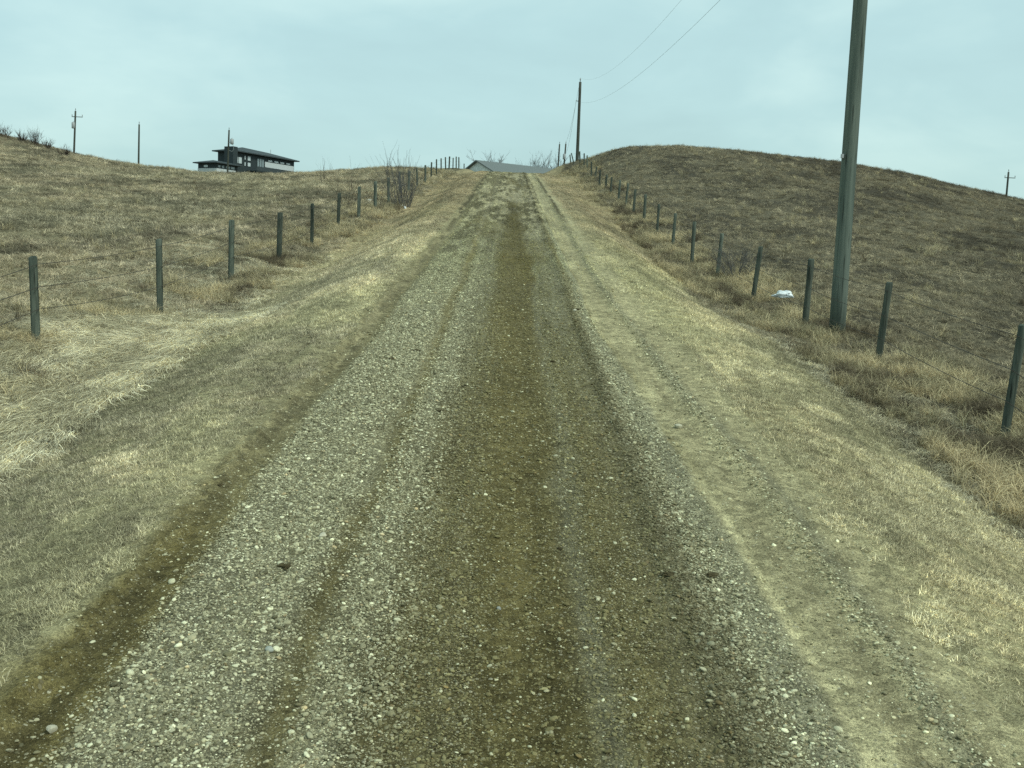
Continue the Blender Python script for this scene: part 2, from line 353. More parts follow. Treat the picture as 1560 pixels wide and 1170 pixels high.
# ------------------------------------------------------------------ object helpers
def tag(o, label=None, cat=None, group=None, kind=None):
    if label: o['label'] = label
    if cat: o['category'] = cat
    if group: o['group'] = group
    if kind: o['kind'] = kind
    return o
def empty(name, loc, rz=0, **kw):
    o = bpy.data.objects.new(name, None); COL.objects.link(o); o.location = loc; o.rotation_euler = (0, 0, rz)
    o.empty_display_size = .3
    return tag(o, **kw)
def link(name, verts, faces, mat, parent=None, smooth=False, loc=None, **kw):
    me = bpy.data.meshes.new(name); me.from_pydata([tuple(v) for v in verts], [], faces); me.update()
    if mat: me.materials.append(mat)
    if smooth: me.shade_smooth()
    o = bpy.data.objects.new(name, me); COL.objects.link(o)
    if parent: o.parent = parent
    if loc is not None: o.location = loc
    return tag(o, **kw)
class MB:
    def __init__(s): s.v = []; s.f = []
    def box(s, x0, x1, y0, y1, z0, z1):
        b = len(s.v); s.v += [(x, y, z) for z in (z0, z1) for y in (y0, y1) for x in (x0, x1)]
        s.f += [tuple(b + i for i in q) for q in ((0, 2, 3, 1), (4, 5, 7, 6), (0, 1, 5, 4), (2, 6, 7, 3), (0, 4, 6, 2), (1, 3, 7, 5))]; return s
    def poly(s, pts, faces):
        b = len(s.v); s.v += [tuple(p) for p in pts]; s.f += [tuple(b + i for i in q) for q in faces]; return s
    def tube(s, pts, rad, n=6, cap=True):
        pts = [Vector(p) for p in pts]; b = len(s.v); m = len(pts)
        if not hasattr(rad, '__len__'): rad = [rad] * m
        for i, p in enumerate(pts):
            t = (pts[min(i + 1, m - 1)] - pts[max(i - 1, 0)]).normalized()
            u = t.orthogonal().normalized() if i == 0 else (u - t * u.dot(t)).normalized()
            w = t.cross(u)
            for k in range(n):
                a = 2 * math.pi * k / n; s.v.append(tuple(p + (u * math.cos(a) + w * math.sin(a)) * rad[i]))
        for i in range(m - 1):
            for k in range(n):
                s.f.append((b + i*n + k, b + i*n + (k+1) % n, b + (i+1)*n + (k+1) % n, b + (i+1)*n + k))
        if cap:
            s.f.append(tuple(b + k for k in reversed(range(n)))); s.f.append(tuple(b + (m-1)*n + k for k in range(n)))
        return s
    def build(s, name, mat, parent=None, smooth=False, loc=None, **kw):
        return link(name, s.v, s.f, mat, parent, smooth, loc, **kw)

def grid_object(name, xs, ys, zf, mat, kind):
    X, Y = np.meshgrid(xs, ys, indexing='xy'); Z = zf(X, Y)
    ny, nx = X.shape
    V = np.stack([X, Y, Z], -1).reshape(-1, 3)
    i = (np.arange(ny - 1)[:, None] * nx + np.arange(nx - 1)[None]).ravel()
    F = np.stack([i, i + 1, i + nx + 1, i + nx], -1)
    me = bpy.data.meshes.new(name)
    me.vertices.add(len(V)); me.vertices.foreach_set('co', V.astype(np.float32).ravel())
    me.loops.add(F.size); me.loops.foreach_set('vertex_index', F.astype(np.int32).ravel())
    me.polygons.add(len(F)); me.polygons.foreach_set('loop_start', np.arange(0, F.size, 4, dtype=np.int32))
    me.polygons.foreach_set('loop_total', np.full(len(F), 4, np.int32))
    me.update(calc_edges=True); me.validate(); me.shade_smooth()
    col, peb, ge = soil(X, Y)
    a = me.attributes.new('soil', 'FLOAT_COLOR', 'POINT')
    a.data.foreach_set('color', np.concatenate([col.reshape(-1, 3), np.ones((len(V), 1))], 1).astype(np.float32).ravel())
    a = me.attributes.new('pebbly', 'FLOAT', 'POINT'); a.data.foreach_set('value', peb.astype(np.float32).ravel())
    a = me.attributes.new('grassy', 'FLOAT', 'POINT'); a.data.foreach_set('value', ge.astype(np.float32).ravel())
    me.materials.append(mat)
    o = bpy.data.objects.new(name, me); COL.objects.link(o); o['kind'] = kind
    return o
def grow(a, b, s, g, smax=1e9):
    out = [a]
    while out[-1] < b:
        out.append(out[-1] + s); s = min(s * g, smax)
    return out
xr = grow(2.2, 9, .06, 1.004) ; xr += grow(xr[-1] + .12, 3000, .14, 1.045)
xs = np.array([-v for v in reversed(xr)] + list(np.linspace(-2.1, 2.1, 12)) + xr)
ys = [0]; ys = [-3000, -1200, -500, -200, -90, -40, -20, -10, -4] + grow(0, 130, .07, 1.0065, .45); ys += grow(ys[-1] + .5, 3500, .6, 1.09)
ys = np.array(ys)
def zground(X, Y):
    z = zg(X, Y); return z - .09 * (1 - sst(2.3, 2.5, np.abs(X)))
grid_object('ground', xs, ys, zground, M_GROUND, 'structure')
xs2 = np.arange(-2.56, 2.57, .032)
ys2 = np.array([-40, -30, -20, -14, -9, -6, -3, -1, 0, 1, 2] + grow(2.4, 175, .032, 1.0052, .6))
def zr(X, Y):
    e = sst(2.42, 2.56, np.abs(X))
    return zroad(X, Y) * (1 - e) + (zg(X, Y) - .05) * e
grid_object('gravel_road', xs2, ys2, zr, M_GROUND, 'structure')

# ------------------------------------------------------------------ scatter (geometry nodes, natural ground cover only)
def proto_collection(name, meshes, mat):
    cc = bpy.data.collections.new(name)
    for k, me in enumerate(meshes):
        me.materials.append(mat); o = bpy.data.objects.new(name + '_%02d' % k, me); cc.objects.link(o)
    return cc
def scatter(name, P, rot, scl, tint, coll, label, cat, nproto):
    me = bpy.data.meshes.new(name); N = len(P)
    me.vertices.add(N); me.vertices.foreach_set('co', P.astype(np.float32).ravel())
    a = me.attributes.new('rot', 'FLOAT_VECTOR', 'POINT'); a.data.foreach_set('vector', rot.astype(np.float32).ravel())
    a = me.attributes.new('scl', 'FLOAT_VECTOR', 'POINT')
    if scl.ndim == 1: scl = np.stack([scl] * 3, -1)
    a.data.foreach_set('vector', scl.astype(np.float32).ravel())
    a = me.attributes.new('tint', 'FLOAT_VECTOR', 'POINT'); a.data.foreach_set('vector', tint.astype(np.float32).ravel())
    a = me.attributes.new('pick', 'INT', 'POINT'); a.data.foreach_set('value', rng.integers(0, nproto, N).astype(np.int32))
    o = bpy.data.objects.new(name, me); COL.objects.link(o)
    ng = bpy.data.node_groups.new(name, 'GeometryNodeTree')
    ng.interface.new_socket('Geometry', in_out='INPUT', socket_type='NodeSocketGeometry')
    ng.interface.new_socket('Geometry', in_out='OUTPUT', socket_type='NodeSocketGeometry')
    gi = ng.nodes.new('NodeGroupInput'); go = ng.nodes.new('NodeGroupOutput')
    ci = ng.nodes.new('GeometryNodeCollectionInfo'); ci.inputs['Collection'].default_value = coll
    ci.inputs['Separate Children'].default_value = True; ci.inputs['Reset Children'].default_value = True
    ip = ng.nodes.new('GeometryNodeInstanceOnPoints'); ip.inputs['Pick Instance'].default_value = True
    def na(nm, t):
        q = ng.nodes.new('GeometryNodeInputNamedAttribute'); q.data_type = t; q.inputs[0].default_value = nm; return q.outputs[0]
    L = ng.links.new
    L(gi.outputs[0], ip.inputs['Points']); L(ci.outputs[0], ip.inputs['Instance'])
    L(na('pick', 'INT'), ip.inputs['Instance Index']); L(na('scl', 'FLOAT_VECTOR'), ip.inputs['Scale'])
    e2r = ng.nodes.new('FunctionNodeEulerToRotation'); L(na('rot', 'FLOAT_VECTOR'), e2r.inputs[0]); L(e2r.outputs[0], ip.inputs['Rotation'])
    L(ip.outputs[0], go.inputs[0])
    md = o.modifiers.new('scatter', 'NODES'); md.node_group = ng
    return tag(o, label, cat, kind='stuff')

def tuft_mesh(name, nb, h, spread, bend, width, lie=0.0, seg=3, direc=None, dspread=3.14):
    r = random.Random(name); V = []; F = []; att = []
    for _ in range(nb):
        a0 = r.uniform(0, 6.283); rr = spread * math.sqrt(r.random())
        x, y, z = rr * math.cos(a0), rr * math.sin(a0), -.01
        az = r.uniform(-math.pi, math.pi) if direc is None else direc + r.gauss(0, dspread)
        el = math.radians(90) - abs(r.gauss(0, bend)) - lie
        el = max(el, .05)
        ln = h * r.uniform(.55, 1.15); w = width * r.uniform(.6, 1.3); tw = r.uniform(-.5, .5)
        b = len(V); br = r.random()
        for k in range(seg + 1):
            t = k / seg; ww = w * (1 - t) ** .6 * .5 if k < seg else 0
            px, py = -math.sin(az + tw), math.cos(az + tw)
            if k < seg:
                V += [(x - px * ww, y - py * ww, z), (x + px * ww, y + py * ww, z)]; att += [br, br]
            else:
                V.append((x, y, z)); att.append(br)
            s = ln / seg
            x += math.cos(az) * math.cos(el) * s; y += math.sin(az) * math.cos(el) * s; z += math.sin(el) * s
            el -= r.uniform(.15, .65); az += r.uniform(-.35, .35); el = max(el, -.25)
        for k in range(seg - 1):
            F.append((b + 2*k, b + 2*k + 1, b + 2*k + 3, b + 2*k + 2))
        F.append((b + 2*seg - 2, b + 2*seg - 1, b + 2*seg))
    me = bpy.data.meshes.new(name); me.from_pydata(V, [], F); me.update()
    a = me.attributes.new('blade', 'FLOAT', 'POINT'); a.data.foreach_set('value', att)
    return me
def rock_mesh(name, seed, flat=.6, rough=.35):
    r = np.random.default_rng(seed); bm = bmesh.new(); bmesh.ops.create_icosphere(bm, subdivisions=2, radius=1)
    ax = r.uniform(.75, 1.25, 2)
    planes = [(Vector(r.normal(size=3)).normalized(), r.uniform(.55, .88)) for _ in range(9)]
    for v in bm.verts:
        p = v.co.copy()
        for nn, dd in planes:
            e = p.dot(nn) - dd
            if e > 0: p -= nn * e * .85
        p *= 1 + r.normal() * rough * .06
        v.co = Vector((p.x * ax[0], p.y * ax[1], p.z * flat))
    me = bpy.data.meshes.new(name); bm.to_mesh(me); bm.free()
    if seed % 5 == 0: me.shade_smooth()
    return me

def visible(P, m=1.12, dmax=200):
    x, y, d = project(P)
    return (d > 1) & (x > 780 - 780 * m) & (x < 780 + 780 * m) & (y > 585 - 585 * m) & (y < 585 + 585 * m * 1.03) & (d < dmax)
def sample(nper, x0, x1, y0, y1, keep=None):
    n_ = int(nper * abs(x1 - x0) * (y1 - y0)); X = rng.uniform(x0, x1, n_); Y = rng.uniform(y0, y1, n_)
    P = np.stack([X, Y, ramp(Y)], -1); k = visible(P, 1.2)
    X, Y = X[k], Y[k]
    if keep is not None:
        pk = rng.random(len(X)) < keep(X, Y); X, Y = X[pk], Y[pk]
    return X, Y
def slope_rot(X, Y, zf, e=.25):
    dx = (zf(X + e, Y) - zf(X - e, Y)) / (2 * e); dy = (zf(X, Y + e) - zf(X, Y - e)) / (2 * e)
    return np.arctan(dy), -np.arctan(dx)

# --- stones
def gdens(X, Y):
    x = xeff(X, Y)
    d = (.02 + .95 * sst(-1.92, -1.72, x) * (1 - sst(-.72, -.5, x)) * (1 - .85 * gau(x, -.95, .1))
         + .55 * sst(-.7, -.5, x) * (1 - sst(-.15, .02, x)) + .22 * sst(-.15, 0, x) * (1 - sst(.4, .5, x)) + .5 * gau(x, .55, .09)
         + .38 * sst(.5, .7, x) * (1 - sst(1, 1.1, x)) + .95 * sst(1.0, 1.1, x) * (1 - sst(1.35, 1.55, x)) + .45 * sst(1.4, 1.5, x) * (1 - sst(1.58, 1.66, x))
         + .4 * gau(x, 2.14, .08) + .03)
    d = d * (.45 + .9 * fbm(X / .5 + 3, Y / .8, 3)) * (1 - sst(2.3, 2.55, X)) * (1 - sst(2.1, 2.35, -X))
    return np.clip(d, 0, 1)
stones = proto_collection('stone', [rock_mesh('stone_form', 50 + k, random.uniform(.5, .85)) for k in range(10)], M_STONE)
PX, PY, PS = [], [], []
for (dn, y0, y1, rmin, rmed, sg) in [(9500, 3.2, 8, .003, .0050, .46), (4600, 8, 14, .0045, .0064, .42), (1500, 14, 24, .007, .0092, .36), (380, 24, 45, .010, .0125, .33), (80, 45, 92, .013, .018, .3),
                                     (90, 3.2, 14, .012, .014, .25), (40, 14, 30, .014, .017, .2)]:
    X, Y = sample(dn, -2.5, 2.5, y0, y1, gdens)
    s = np.maximum(rmin, rmed * np.exp(rng.normal(0, sg, len(X)))); s = np.minimum(s, .021 if y1 < 30 else .03)
    PX.append(X); PY.append(Y); PS.append(s)
X = np.concatenate(PX); Y = np.concatenate(PY); s = np.concatenate(PS)
Z = zr(X, Y) + s * rng.uniform(-.15, .4, len(s))
t = rng.random(len(s)); zx = xeff(X, Y)
brownz = sst(-.6, -.3, zx) * (1 - sst(1.0, 1.3, zx)); rightg = sst(1.0, 1.15, zx)
lt = mix(np.zeros((len(s), 3)) + c(.12, .105, .065), c(.31, .275, .19), sst(.1, .6, t)); lt = mix(lt, c(.56, .52, .39), sst(.72, .98, t))
lt = mix(lt, c(.135, .112, .056)[None] + lt * .10, brownz * (rng.random(len(s)) < .84))
lt = lt * (1 - .42 * gau(zx, 1.14, .15))[:, None]
lt = mix(lt, soil(X, Y)[0] * (.8 + .9 * t[:, None]), .8 * sst(12, 26, Y) + .15)
hue = rng.random(len(s)); lt *= np.array([1.27, 1.31, 1.20]) * np.exp(rng.normal(0, .22, (len(s), 1))); lt[hue > .975] *= np.array([1.1, .95, .85])
rot = np.stack([rng.normal(0, .3, len(s)), rng.normal(0, .3, len(s)), rng.uniform(0, 6.28, len(s))], -1)
scatter('loose_gravel', np.stack([X, Y, Z], -1), rot, s, lt, stones, 'loose grey and tan gravel spread along the road', 'gravel', 10)
print('stones', len(s))

# --- grass
def jit(base, n_, v=.22):
    return np.asarray(base) * (1 + rng.normal(0, v, (n_, 1))) * (1 + rng.normal(0, .05, (n_, 3)))
def rots(X, Y, zf=zg, zr_=None, lean=.1):
    rx, ry = slope_rot(X, Y, zf)
    rz = rng.uniform(0, 6.283, len(X)) if zr_ is None else zr_
    # tilt with the slope (small), random lean, spin
    return np.stack([rx * np.cos(rz) + ry * np.sin(rz) + rng.normal(0, lean, len(X)), -rx * np.sin(rz) + ry * np.cos(rz) + rng.normal(0, lean, len(X)), rz], -1)
short = proto_collection('short_tuft', [tuft_mesh('short_blades%d' % k, 20, .055, .05, .75, .0042, .25, 3) for k in range(8)], M_BLADE)
mid = proto_collection('field_tuft', [tuft_mesh('field_blades%d' % k, 30, .20, .10, .7, .0065, .25, 4) for k in range(8)], M_BLADE)
tall = proto_collection('tall_tuft', [tuft_mesh('tall_blades%d' % k, 30, .42, .09, .42, .007, .0, 5) for k in range(8)], M_BLADE)
lying = proto_collection('lying_tuft', [tuft_mesh('lying_blades%d' % k, 34, .42, .12, .22, .0062, 1.12, 5, 0.0, .45) for k in range(8)], M_BLADE)

def vkeep(X, Y):
    n2 = fbm(X / .5, Y / .8 + 3, 3); nz = fbm(X / 2.2 + 4, Y / 3.0, 4)
    x = xeff(X, Y); r = sst(ER - .05, ER + .45, x + .35 * (n2 - .5) + .2 * (nz - .5)); l = sst(-EL - .06, -EL + .16, -x + .35 * (n2 - .5))
    r = r * (1 - .5 * sst(11, 16, Y) * (1 - sst(2.9, 3.6, x)))
    return np.where(X > 0, r, l) * (1 - .9 * sst(-.1, .5, np.abs(X) - flim(X, Y))) * (.55 + .45 * sst(.3, .5, n2))
PX, PY, PS = [], [], []
for (dn, y0, y1, sc) in [(1300, 4, 8, .8), (850, 8, 13, .95), (330, 13, 22, 1.25), (130, 22, 40, 1.7), (50, 40, 92, 2.3)]:
    for a, b_ in ((-5.9, -2.0), (1.9, 5.6)):
        X, Y = sample(dn, a, b_, y0, y1, vkeep); PX.append(X); PY.append(Y); PS.append(sc * rng.uniform(.6, 1.25, len(X)))
X = np.concatenate(PX); Y = np.concatenate(PY); s = np.concatenate(PS)
nz = fbm(X / 2.2 + 4, Y / 3.0, 4); n2 = fbm(X / .5, Y / .8 + 3, 3)
t = mix(mix(np.zeros((len(s), 3)) + c(.42, .345, .185), c(.27, .23, .125), sst(.40, .62, nz)), c(.52, .45, .265), sst(.5, .68, n2) * np.where(X > 0, .65, .35))
t = mix(t, c(.34, .305, .14)[None] + t * .0, (sst(.5, .7, fbm(X / 1.3 + 55, Y / 4, 3))) * .6)
t = mix(t, c(.58, .50, .31), gau(xeff(X, Y), 2.46, .12) * (X > 0) * .45)
t = mix(t, np.repeat(t.mean(1, keepdims=True), 3, 1) * c(1.06, 1.04, .90), np.full(len(s), .30)); vf = sst(16, 45, Y)[:, None]; t = t * (1 - vf * np.where((X > 0)[:, None], c(.34, .39, .40), c(.35, .40, .44)))
t = mix(t, t * .6, sst(.5, .62, fbm(X / .7 + 5, YL(Y) / 1.6 + 9, 3)) * .5)
t *= (1 + rng.normal(0, .33, (len(s), 1))).clip(.25)
sv = np.stack([s, s, s * (1 - .45 * sst(20, 45, Y))], -1)
xe = xeff(X, Y); t = t * (.70 + .34 * fbm(xe / .12 + 33, Y / 6.0, 3) + .28 * fbm(xe / .5 + 3, Y / 8.0, 2))[:, None]
t = t * np.where((X > 0)[:, None], c(1.76, 1.77, 1.80), c(1.84, 1.85, 2.0))
scatter('verge_grass', np.stack([X, Y, zg(X, Y)], -1), rots(X, Y), sv, t, short, 'short dry yellow green grass on both verges of the road', 'grass', 8)
print('verge', len(s))

PX, PY, PS = [], [], []
def fkeep(X, Y):
    a = np.abs(X); return sst(-.3, .45, a - flim(X, Y) + .8 * (fbm(X / 1.1, Y / 1.6, 3) - .5)) * (.55 + .45 * fbm(X / 1.5, Y / 1.5, 2))
for (dn, y0, y1, xm, sc) in [(110, 7, 16, 13, .75), (62, 16, 28, 20, .95), (30, 28, 45, 30, 1.25), (14, 45, 66, 42, 1.6), (9.5, 66, 100, 60, 1.9)]:
    for a, b_ in ((-xm, -3.6), (3.8, xm)):
        X, Y = sample(dn, a, b_, y0, y1, fkeep); PX.append(X); PY.append(Y); PS.append(sc * rng.uniform(.6, 1.25, len(X)))
X = np.concatenate(PX); Y = np.concatenate(PY); s = np.concatenate(PS)
nz = fbm(X / 2.2 + 4, Y / 3.0, 4); n3 = fbm(X / 7 + 9, Y / 9.0, 3); n2 = fbm(X / .9 + 12, Y / 1.1, 3)
tl = mix(np.zeros((len(s), 3)) + c(.37, .295, .175), c(.20, .162, .098), sst(.42, .62, nz)); tl = mix(tl, c(.52, .42, .26), sst(.54, .7, n2) * .7)
tl = mix(tl, c(.32, .285, .17), sst(.5, .65, n3) * .35)
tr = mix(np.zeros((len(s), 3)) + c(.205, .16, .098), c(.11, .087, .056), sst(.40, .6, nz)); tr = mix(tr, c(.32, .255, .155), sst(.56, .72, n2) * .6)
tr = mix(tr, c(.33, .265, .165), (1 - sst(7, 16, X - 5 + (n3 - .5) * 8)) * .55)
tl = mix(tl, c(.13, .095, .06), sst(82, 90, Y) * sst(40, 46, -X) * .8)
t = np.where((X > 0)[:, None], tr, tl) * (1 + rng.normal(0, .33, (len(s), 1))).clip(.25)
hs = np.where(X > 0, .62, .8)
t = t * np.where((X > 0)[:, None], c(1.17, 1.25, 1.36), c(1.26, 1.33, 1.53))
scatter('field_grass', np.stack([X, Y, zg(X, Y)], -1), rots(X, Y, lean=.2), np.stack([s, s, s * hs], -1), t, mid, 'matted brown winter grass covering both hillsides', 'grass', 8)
print('field', len(s))

PX, PY, PS = [], [], []
def tkeep(X, Y):
    cl = fbm(X / .9 + 22, Y / 1.3, 3)
    band = np.where(X > 0, sst(4.35, 4.7, X + .3 * (cl - .5)) * (1 - sst(6.0, 7.6, X)), (sst(4.9, 5.7, -X) * (1 - sst(6.6, 8.0, -X))) * (.25 + .75 * sst(16, 24, Y)))
    return band * sst(np.where(X > 0, .30, .38), np.where(X > 0, .52, .62), cl) + .05 * (np.abs(X) > 4.8) * sst(.5, .6, cl)
for (dn, y0, y1, xm, sc) in [(130, 8, 16, 10, .8), (80, 16, 28, 16, .9), (50, 28, 50, 22, 1.0), (16, 50, 95, 40, 1.15)]:
    for a, b_ in ((-xm, -4), (4, xm)):
        X, Y = sample(dn, a, b_, y0, y1, tkeep); PX.append(X); PY.append(Y); PS.append(sc * rng.uniform(.45, 1.15, len(X)))
# rough tufts round the feet of the posts
for (tp, bp_), XX in [(q, FL) for q in LP[:16]] + [(q, FR) for q in RP[:14]]:
    Yp = fence_y(bp_, XX); k = 26
    PX.append(at(bp_[0], bp_[1], Yp).x + rng.normal(0, .16, k)); PY.append(Yp + rng.normal(0, .16, k)); PS.append(rng.uniform(.35, .8, k))
pq = at(1275, 505, 18.6)
PX.append(pq.x + rng.normal(0, .22, 60)); PY.append(18.6 + rng.normal(0, .22, 60)); PS.append(rng.uniform(.22, .55, 60))
X = np.concatenate(PX); Y = np.concatenate(PY); s = np.concatenate(PS)
cl = fbm(X / .6, Y / .7, 3)
t = mix(np.zeros((len(s), 3)) + c(.37, .32, .20), c(.54, .45, .28), sst(.5, .68, cl)); t = mix(t, c(.15, .12, .08), sst(.5, .35, cl) if False else 1 - sst(.32, .45, cl))
t *= (1 + rng.normal(0, .2, (len(s), 1)))
scatter('tall_grass', np.stack([X, Y, zg(X, Y)], -1), rots(X, Y, lean=.15), s, t, tall, 'taller tan grass tufts along the wire fences', 'grass', 8)
print('tall', len(s))

PX, PY, PS = [], [], []
def lkeep(X, Y):
    edge = 4.05 + .25 * (fbm(X * 0 + 3, Y / 1.5, 2) - .5)
    return sst(edge - .1, edge + .25, -X) * (1 - sst(5.6, 6.4, -X + .8 * (fbm(X / 1.2, Y / 1.2, 2) - .5))) * (.3 + .7 * sst(.35, .55, fbm(X / .6 + 7, Y / 1.0, 3)))
X, Y = sample(380, -6.8, -3.6, 7.0, 18.5, lkeep); PX.append(X); PY.append(Y); PS.append(rng.uniform(.6, 1.1, len(X)))
X, Y = sample(22, -9, -5.0, 10, 30); PX.append(X); PY.append(Y); PS.append(rng.uniform(.6, 1.0, len(X)))
X, Y = sample(30, 4.3, 5.6, 8, 22); PX.append(X); PY.append(Y); PS.append(rng.uniform(.5, .9, len(X)))
X = np.concatenate(PX); Y = np.concatenate(PY); s = np.concatenate(PS)
flow = -1.95 + 1.1 * (fbm(X / 1.4, Y / 1.6, 2) - .5) * 2 + rng.normal(0, .28, len(X))
cl = fbm(X / .5 + 5, Y / .7, 3)
t = mix(np.zeros((len(s), 3)) + c(.60, .54, .37), c(.86, .79, .58), sst(.42, .62, cl)) * (1 + rng.normal(0, .15, (len(s), 1)))
t = np.where(((X > 0) | (X < -6.3))[:, None], t * .72, t)
scatter('lying_grass', np.stack([X, Y, zg(X, Y) + .02], -1), rots(X, Y, zr_=flow, lean=.1), s, t, lying, 'long pale flattened grass beside the left fence', 'grass', 8)
print('lying', len(s))

# ------------------------------------------------------------------ fences
def post_mesh(mb, base, top, r, seed):
    q = random.Random(seed); b = Vector(base); tpt = Vector(top); n_ = 10; m = 7
    pts = [b.lerp(tpt, k / (m - 1)) for k in range(m)]
    mb.tube([pts[0] - Vector((0, 0, .25))] + pts[1:], [r * 1.04] + [r * (1 + q.uniform(-.04, .04)) for _ in range(m - 1)], n_, False)
    # bevelled, slightly slanted top
    ax = (tpt - b).normalized(); u = ax.orthogonal().normalized(); w = ax.cross(u); i0 = len(mb.v) - n_; k0 = len(mb.v)
    for k in range(n_):
        v = Vector(mb.v[i0 + k]); mb.v.append(tuple(tpt + (v - tpt) * .82 + ax * (.018 + .012 * math.sin(k))))
    for k in range(n_): mb.f.append((i0 + k, i0 + (k+1) % n_, k0 + (k+1) % n_, k0 + k))
    mb.f.append(tuple(k0 + k for k in range(n_)))
def fence(name, posts, XX, label, r, heights):
    root = empty(name, (XX, 20, zg1(XX, 20)), label=label, cat='wire fence')
    loc = Vector(root.location); ends = []
    for k, (tp, bp_) in enumerate(posts):
        Y = fence_y(bp_, XX); b = at(bp_[0], bp_[1], Y); b.z = zg1(b.x, Y)
        d = ray(*tp); tpt = CAM + d * (Y / d.y)
        h = tpt.z - b.z
        if h < .75 or h > 1.35:
            h2 = min(max(h, .85), 1.3); tpt.x = b.x + (tpt.x - b.x) * h2 / max(h, .3); tpt.z = b.z + h2
        mb = MB(); post_mesh(mb, b - loc, tpt - loc, r * random.uniform(.84, 1.16), k)
        mb.build('post', M_POST, root, True); ends.append((b - loc, tpt - loc))
    # one more post out of sight in front so that the wires run on past the frame
    b0, t0 = ends[0]; b1, t1 = ends[1]
    pb = b0 + (b0 - b1) * .95; pb.x = b0.x; pb.z = zg1(pb.x + loc.x, pb.y + loc.y) - loc.z; pt = pb + Vector((t0.x - b0.x, 0, 1.1))
    mb = MB(); post_mesh(mb, pb, pt, r, 99); mb.build('post', M_POST, root, True); ends.insert(0, (pb, pt))
    side = -1 if XX > 0 else 1
    for hz in heights:
        mb = MB(); q = random.Random(int(hz * 100)); pts = []
        for i in range(len(ends) - 1):
            A0 = ends[i][0].lerp(ends[i][1], hz) + Vector((r * 1.04 * side, 0, 0)); B0 = ends[i+1][0].lerp(ends[i+1][1], hz) + Vector((r * 1.04 * side, 0, 0))
            sag = q.uniform(.01, .05)
            for k in range(8):
                f = k / 8; p = A0.lerp(B0, f); p.z -= sag * 4 * f * (1 - f); pts.append(p)
        pts.append(B0)
        mb.tube(pts, .0046, 4)
        for i in range(len(pts) - 1):           # barbs
            if pts[i].y + loc.y > 40: break
            for f in (.1, .35, .6, .85):
                p = pts[i].lerp(pts[i+1], f); a = q.uniform(0, 3.1)
                dv = Vector((math.cos(a) * .012, .004, math.sin(a) * .012)); mb.tube([p - dv, p + dv], .0016, 3)
        mb.build('barbed_wire', M_WIRE, root)
    return root
fence('wire_fence', LP, FL, 'barbed wire fence on round wooden posts left of the gravel road', .064, (.93, .66, .40))
fence('wire_fence', RP, FR, 'barbed wire fence on leaning wooden posts right of the road below the dark hill', .058, (.92, .62, .34))

# ------------------------------------------------------------------ utility poles
def utility_pole(bpx, tpx, Y, r, label, extras=(), mat=M_POLED, sink=0, group=None, topz=None):
    b = at(bpx[0], bpx[1], Y); d = ray(*tpx); t = CAM + d * (Y / d.y)
    if topz is not None: t = b + (t - b) * ((topz - b.z) / (t.z - b.z))
    ax = (t - b); base = b - ax * (sink / ax.z); gz = zg1(base.x, Y)
    base = b - ax * ((b.z - gz + .3) / ax.z)
    root = empty('utility_pole', base, label=label, cat='utility pole', group=group)
    H = t - base; mb = MB(); m = 9
    mb.tube([H * (k / m) for k in range(m + 1)], [r * (1.08 - .28 * k / m) for k in range(m + 1)], 16); mb.build('pole_shaft', mat, root, True)
    up = H.normalized()
    if 'pin' in extras:
        mb = MB(); mb.tube([H, H + up * .18, H + up * .2, H + up * .42], [.03, .03, .07, .05], 10); mb.build('insulator', M_GLASSIN, root, True)
    if 'arm' in extras:
        c0 = H - up * .9; sgn = 1
        mb = MB(); mb.tube([c0 + Vector((-.55, 0, 0)), c0 + Vector((1.15, 0, .0))], .055, 6); mb.build('crossarm', mat, root)
        for xx in (-.5, 1.1):
            mb = MB(); mb.tube([c0 + Vector((xx, 0, .05)), c0 + Vector((xx, 0, .15)), c0 + Vector((xx, 0, .17)), c0 + Vector((xx, 0, .38))], [.03, .03, .07, .05], 8); mb.build('insulator', M_GLASSIN, root, True)
    if 'bracket' in extras:
        c0 = H - up * 2.0; mb = MB(); mb.tube([c0, c0 + Vector((-.4, 0, .05))], .04, 6); mb.build('bracket', M_STEEL, root)
    if 'can' in extras:
        c0 = H - up * 2.2 + Vector((-.12, -.35, 0)); mb = MB()
        mb.tube([c0 + Vector((0, 0, -.55)), c0 + Vector((0, 0, -.5)), c0 + Vector((0, 0, .35)), c0 + Vector((0, 0, .42))], [.2, .25, .25, .16], 14); tcan = mb.build('transformer', M_STEEL, root, True)
        mb = MB(); mb.tube([c0 + Vector((0, 0, .4)), c0 + Vector((0, 0, .62))], [.05, .035], 8); mb.build('bushing', M_GLASSIN, tcan, True)
    if 'bigcan' in extras:
        c0 = H - up * 2.3 + Vector((.62, -.2, 0)); mb = MB()
        mb.tube([c0 + Vector((0, 0, -.1)), c0 + Vector((0, 0, 0)), c0 + Vector((0, 0, .75)), c0 + Vector((0, 0, .82))], [.22, .3, .3, .2], 14); tcan = mb.build('transformer', M_STEEL, root, True)
        mb = MB(); mb.tube([c0 + Vector((0, 0, .8)), c0 + Vector((0, 0, 1.0))], [.06, .04], 8); mb.build('bushing', M_GLASSIN, tcan, True)
        mb = MB(); mb.tube([c0 + Vector((0, 0, .1)), c0 + Vector((.25, 0, -.4)), c0 + Vector((.3, 0, -.9)), c0 + Vector((.05, 0, -1.3)), c0 + Vector((-.5, .1, -1.1))], .035, 6); mb.build('service_cable', M_CABLE, root, True)
        mb = MB(); mb.tube([c0 + Vector((-.6, .1, .2)), c0 + Vector((0, 0, .2))], .05, 6); mb.build('bracket', M_STEEL, root)
    return root, base + H
near, ntop = utility_pole((1275, 505), (1311, 0), 18.6, .135, 'thick grey green wooden utility pole beside the right fence, running out of the frame top', ('pin', 'bracket'), M_POLE, topz=11.6)
